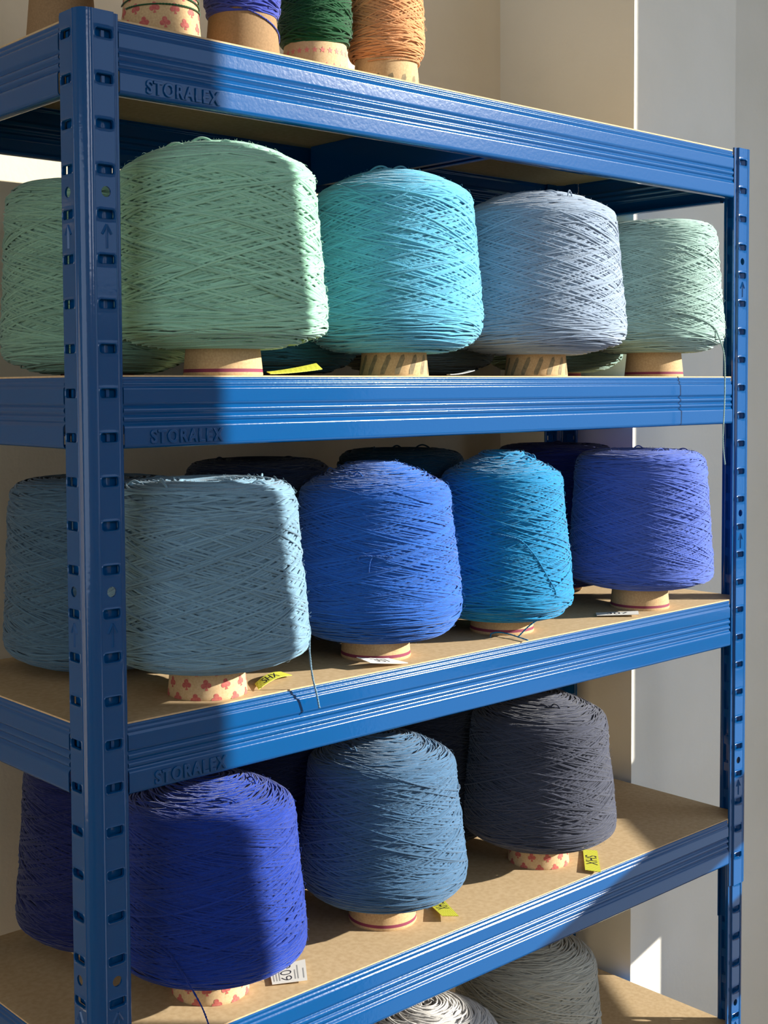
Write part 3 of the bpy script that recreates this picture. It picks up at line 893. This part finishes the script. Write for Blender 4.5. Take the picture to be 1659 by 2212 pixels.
t1_ = spent(0.1218, 0.062, 'bottle', 'club-printed paper cone with a few bottle green strands on the top shelf', 'clubs', 51, 0.052, 0.150, 0.0035, alpha=22, phase=0.3, paper=M_KRAFT)
t2_ = spent(0.2263, 0.075, 'cobalt', 'brown paper cone wound with cobalt blue yarn on the top shelf', 'ring', 52, 0.050, 0.150, 0.0045, alpha=20, phase=0.1, paper=M_KRAFT_DARK)
t3_ = spent(0.3502, 0.110, 'forest', 'star-printed paper cone wound with forest green yarn on the top shelf', 'stars', 53, 0.050, 0.150, 0.0065, alpha=20)
t4_ = spent(0.4350, 0.090, 'peach', 'paper cone wound with peach orange yarn, rightmost on the top shelf', 'stripes', 54, 0.044, 0.150, 0.0090, alpha=22, phase=0.2)

def wrap_pts(r_of, a0, a1, za, zb, n=24, off=0.0010):
    out = []
    for k in range(n + 1):
        t = k / n
        a = a0 + (a1 - a0) * t; z = za + (zb - za) * t
        r = r_of(z) + off
        out.append((r * math.cos(a), r * math.sin(a), z))
    return out
# loose strands over the printed cone and the blue one
for (a0, a1, za, zb) in ((-3.6, 0.8, 0.036, 0.046), (-3.4, 0.9, 0.045, 0.031), (-3.2, 0.6, 0.030, 0.032), (-3.5, 0.7, 0.047, 0.040)):
    thread_obj(t1_, wrap_pts(paper_r, a0, a1, za, zb), YM['bottle'], r=0.0009, n=2)
thread_obj(t1_, [(-0.036, 0.012, 0.056), (-0.042, 0.006, 0.052), (-0.046, -0.002, 0.058), (-0.048, -0.004, 0.066)], YM['bottle'], r=0.0010)
thread_obj(t2_, wrap_pts(paper_r, -2.6, 0.3, 0.055, 0.018), YM['cobalt'], r=0.0009, n=2)
for (a0, a1, za, zb) in ((-2.9, 0.6, 0.046, 0.036), (-2.7, 0.7, 0.041, 0.046), (-2.9, 0.5, 0.037, 0.042)):
    thread_obj(t4_, wrap_pts(paper_r, a0, a1, za, zb, off=0.0022), YM['peach'], r=0.0009, n=2)

# --- hanging ends (points relative to each cone's base)
def rel(root, pts):
    l = root.location
    return [(p[0] - l[0], p[1] - l[1], p[2] + ZT - l[2]) for p in pts]
def on(pts, k=1.012):             # lift points that lie on a cone just clear of its surface
    return [(p[0] * k, p[1] * k, p[2]) for p in pts]
thread_obj(c_pg, on([(-0.0756, -0.0436, 0.0813), (-0.0488, -0.0729, 0.0784), (-0.0258, -0.0845, 0.0717), (-0.0034, -0.0889, 0.0623), (0.0071, -0.0897, 0.0508)], 1.02) +
           [(0.0150, -0.0945, 0.030), (0.0170, -0.0950, 0.005), (0.0170, -0.0950, -0.030), (0.0150, -0.0950, -0.060), (0.0140, -0.0950, -0.085), (0.0190, -0.0950, -0.1130)], YM['pale_green'], r=0.0010)
thread_obj(c_pale, rel(c_pale, [(0.2250, -0.0120, -0.520), (0.2290, -0.0165, -0.538), (0.2310, -0.0140, -0.560), (0.2360, -0.0120, -0.585), (0.2440, -0.0090, -0.605), (0.2480, -0.0080, -0.6190)]), YM['pale_blue'], r=0.0011)
thread_obj(c_teal, on([(-0.0636, -0.042, 0.1238), (-0.0537, -0.0546, 0.1204), (-0.0418, -0.0648, 0.1151), (-0.0281, -0.0735, 0.0974), (-0.0155, -0.0792, 0.0752), (-0.0042, -0.0828, 0.0549)], 1.015) +
           [(-0.0040, -0.0800, 0.0400), (-0.0120, -0.0700, 0.0260), (-0.0220, -0.0600, 0.0150), (-0.0260, -0.0480, 0.0020)], YM['teal'], r=0.0009)
tag(thread_obj(None, [(0.566, -0.0005, ZT - 0.5968), (0.570, 0.018, ZT - 0.5960), (0.572, 0.036, ZT - 0.5950), (0.568, 0.046, ZT - 0.5945), (0.558, 0.047, ZT - 0.5950), (0.552, 0.043, ZT - 0.5970)], YM['teal'], r=0.0009, name='yarn_scrap'),
    'short snipped turquoise thread lying on the board in front of the turquoise cone', 'yarn scrap')
thread_obj(c_roy, on([(-0.0858, -0.0343, 0.0815), (-0.0812, -0.0447, 0.0775), (-0.0769, -0.0531, 0.0682)], 1.02) + rel(c_roy, [(0.1030, -0.0090, -0.862), (0.1090, -0.0160, -0.885), (0.1140, -0.0200, -0.9030), (0.1180, -0.0230, -0.9200)]), YM['royal_blue'], r=0.0009)
thread_obj(c_grey, [(-0.026, -0.070, 0.190), (-0.026, -0.068, 0.2000), (-0.022, -0.066, 0.2130), (-0.018, -0.066, 0.2125), (-0.014, -0.067, 0.2000), (-0.013, -0.070, 0.190)], YM['blue_grey'], r=0.0009)
thread_obj(c_blue, on([(-0.0712, -0.0506, 0.1146), (-0.0706, -0.0516, 0.1176), (-0.0663, -0.0566, 0.1186), (-0.0615, -0.0617, 0.1181), (-0.0564, -0.0664, 0.1185), (-0.045, -0.0748, 0.1169)], 1.02), YM['bright_blue'], r=0.0008)
thread_obj(c_blue, on([(-0.0610, -0.0612, 0.1176), (-0.0634, -0.0603, 0.1130), (-0.0644, -0.0592, 0.1024)], 1.03), YM['bright_blue'], r=0.0006)
thread_obj(c_den, on([(-0.0755, -0.0233, 0.1983), (-0.063, -0.0491, 0.1906), (-0.038, -0.0717, 0.1783), (-0.007, -0.0819, 0.1668), (0.0413, -0.0731, 0.152), (0.070, -0.050, 0.146)], 1.01), YM['denim'], r=0.0010)

# ------------------------------------------------------------------ tags and cards
def strip(name, quad, lift, mats, nseg=10, thick=0.0006, label=None, cat=None, group=None, text=None, tsize=0.6, lines=()):
    """flat strip between two ends: quad = (a, b, c, d) corners on the board, a-b one end, d-c the other; lift(t) raises it"""
    a, b, c, d = [Vector(q) for q in quad]
    root_loc = a.copy()
    mb = MB(); uvs = []
    n = nseg
    up = Vector((0, 0, 1))
    rows = []
    ln = ((d + c) / 2 - (a + b) / 2).length; wd = (b - a).length
    for k in range(n + 1):
        t = k / n
        z = Vector((0, 0, lift(t)))
        rows.append((a.lerp(d, t) + z - root_loc, b.lerp(c, t) + z - root_loc))
    vs_ = []
    for l, r in rows: vs_ += [l, r, l + up * thick, r + up * thick]
    fs = []
    for k in range(n):
        o = 4 * k
        fs += [(o, o + 1, o + 5, o + 4), (o + 2, o + 6, o + 7, o + 3), (o, o + 4, o + 6, o + 2), (o + 1, o + 3, o + 7, o + 5)]
    fs += [(0, 2, 3, 1), (4 * n, 4 * n + 1, 4 * n + 3, 4 * n + 2)]
    me = make_mesh(name, vs_, fs, mats)
    uvl = me.uv_layers.new(name='UVMap')
    for poly in me.polygons:
        for li_ in poly.loop_indices:
            vi = me.loops[li_].vertex_index
            uvl.data[li_].uv = ((vi // 4) / n * ln / 0.012, (vi % 2) * wd / 0.012)
    o = obj(name, me, None, root_loc)
    tag(o, label, cat, group)
    def P_(u, v, e=0.0):          # u along, v across
        t = min(max(u, 0), 1)
        return a.lerp(d, t).lerp(b.lerp(c, t), v) + Vector((0, 0, lift(t) + thick + e)) - root_loc
    if text:
        tm = text_mesh(text[0], 1.0, 0.0, 0.0, M_CARD_INK, 1.0, text[4] if len(text) > 4 else 0.0)
        xs_ = [v.co.x for v in tm.vertices]; ys_ = [v.co.y for v in tm.vertices]
        u0, u1, v0, v1 = text[1]
        for v in tm.vertices:
            tx = (v.co.x - min(xs_)) / (max(xs_) - min(xs_)); ty = (v.co.y - min(ys_)) / (max(ys_) - min(ys_))
            if text[2] == 'across': uu, vv = (u0 + (u1 - u0) * ty, v0 + (v1 - v0) * tx)
            else: uu, vv = (u0 + (u1 - u0) * tx, v0 + (v1 - v0) * ty)
            uu += text[3] * (ty - 0.5) if len(text) > 3 else 0
            v.co = P_(uu, vv, 0.00015)
        obj('handwriting', tm, o)
    if lines:
        lb = MB()
        for (u0, u1, v0, v1) in lines:
            lb.add([P_(u0, v0, 0.0001), P_(u1, v0, 0.0001), P_(u1, v1, 0.0001), P_(u0, v1, 0.0001)], [(0, 1, 2, 3)])
        lb.build('fine_print', M_FINE_PRINT, o)
    return o

Z4, Z3, Z2 = ZT - 0.898, ZT - 0.598, ZT - 0.298
strip('ribbon_tag', ((0.7469, 0.0613, Z4), (0.7576, 0.0471, Z4), (0.6976, -0.0037, Z4), (0.6896, 0.0137, Z4)), lambda t: 0.0002 + 0.0018 * t, [M_RIBBON], label='yellow woven ribbon tag lying at the beam edge beside the charcoal cone', cat='tag', group='yellow ribbon tags', text=('SHX', (0.28, 0.72, 0.12, 0.88), 'along'))
strip('ribbon_tag', ((0.4775, 0.069, Z4), (0.4994, 0.069, Z4), (0.4693, 0.0163, Z4), (0.4557, 0.0286, Z4)), lambda t: 0.0006 + 0.005 * t, [M_RIBBON], label='yellow woven ribbon tag poking out from under the denim cone', cat='tag', group='yellow ribbon tags', text=('SHX', (0.12, 0.55, 0.12, 0.88), 'along'))
strip('ribbon_tag', ((0.1950, 0.0185, Z3), (0.2070, 0.0400, Z3), (0.259, 0.0640, Z3), (0.2570, 0.0440, Z3)), lambda t: 0.0006 + 0.0035 * math.sin(PI * t), [M_RIBBON], label='yellow woven ribbon tag beside the club-printed tube on the middle shelf', cat='tag', group='yellow ribbon tags', text=('SHX', (0.2, 0.68, 0.15, 0.85), 'along'))
strip('ribbon_tag', ((0.2120, 0.018, Z2), (0.2200, 0.034, Z2 + 0.002), (0.2850, 0.036, Z2 + 0.005), (0.2790, 0.020, Z2 - 0.001)), lambda t: 0.0006 + 0.0058 * t ** 1.5, [M_RIBBON], label='curled yellow ribbon tag between the mint and aqua tubes', cat='tag', group='yellow ribbon tags')
fine = [(u, u + 0.03, 0.12, 0.80 - 0.2 * (k % 2)) for k, u in enumerate((0.06, 0.14, 0.22, 0.66, 0.74, 0.90))]
# card 309: u runs along the card's long side away from the camera-left edge
strip('paper_label', ((0.2204, 0.0339, Z4), (0.2404, 0.0640, Z4), (0.2790, 0.0531, Z4), (0.2506, 0.0160, Z4)), lambda t: 0.0008 + 0.0012 * t, [M_CARD], label='white paper label marked 309 beside the royal blue cone', cat='label', group='white paper labels', text=('309', (0.28, 0.58, 0.92, 0.10), 'across', 0.0, -0.018), lines=fine)
strip('paper_label', ((0.3360, 0.0143, Z3), (0.3345, 0.0330, Z3 + 0.003), (0.3740, 0.0270, Z3 + 0.003), (0.3830, 0.0070, Z3)), lambda t: 0.0058 * (1 - t) ** 1.3 + 0.0006, [M_CARD], label='white paper label propped in front of the bright blue cone', cat='label', group='white paper labels', text=('307', (0.30, 0.75, 0.25, 0.8), 'along'))
strip('paper_label', ((0.7500, 0.0430, Z3), (0.7650, 0.0560, Z3), (0.8100, 0.0240, Z3), (0.7900, 0.0090, Z3)), lambda t: 0.0010 + 0.001 * t, [M_CARD], label='white paper label half in shade in front of the periwinkle cone', cat='label', group='white paper labels', text=('307', (0.25, 0.75, 0.25, 0.8), 'along'))
strip('paper_label', ((0.4490, 0.008, Z2), (0.4600, 0.024, Z2), (0.5020, 0.030, Z2), (0.4940, 0.014, Z2)), lambda t: 0.0004 + 0.0045 * t ** 2, [M_CARD], label='curled white paper scrap beside the aqua cone\'s striped tube', cat='label', group='white paper labels')
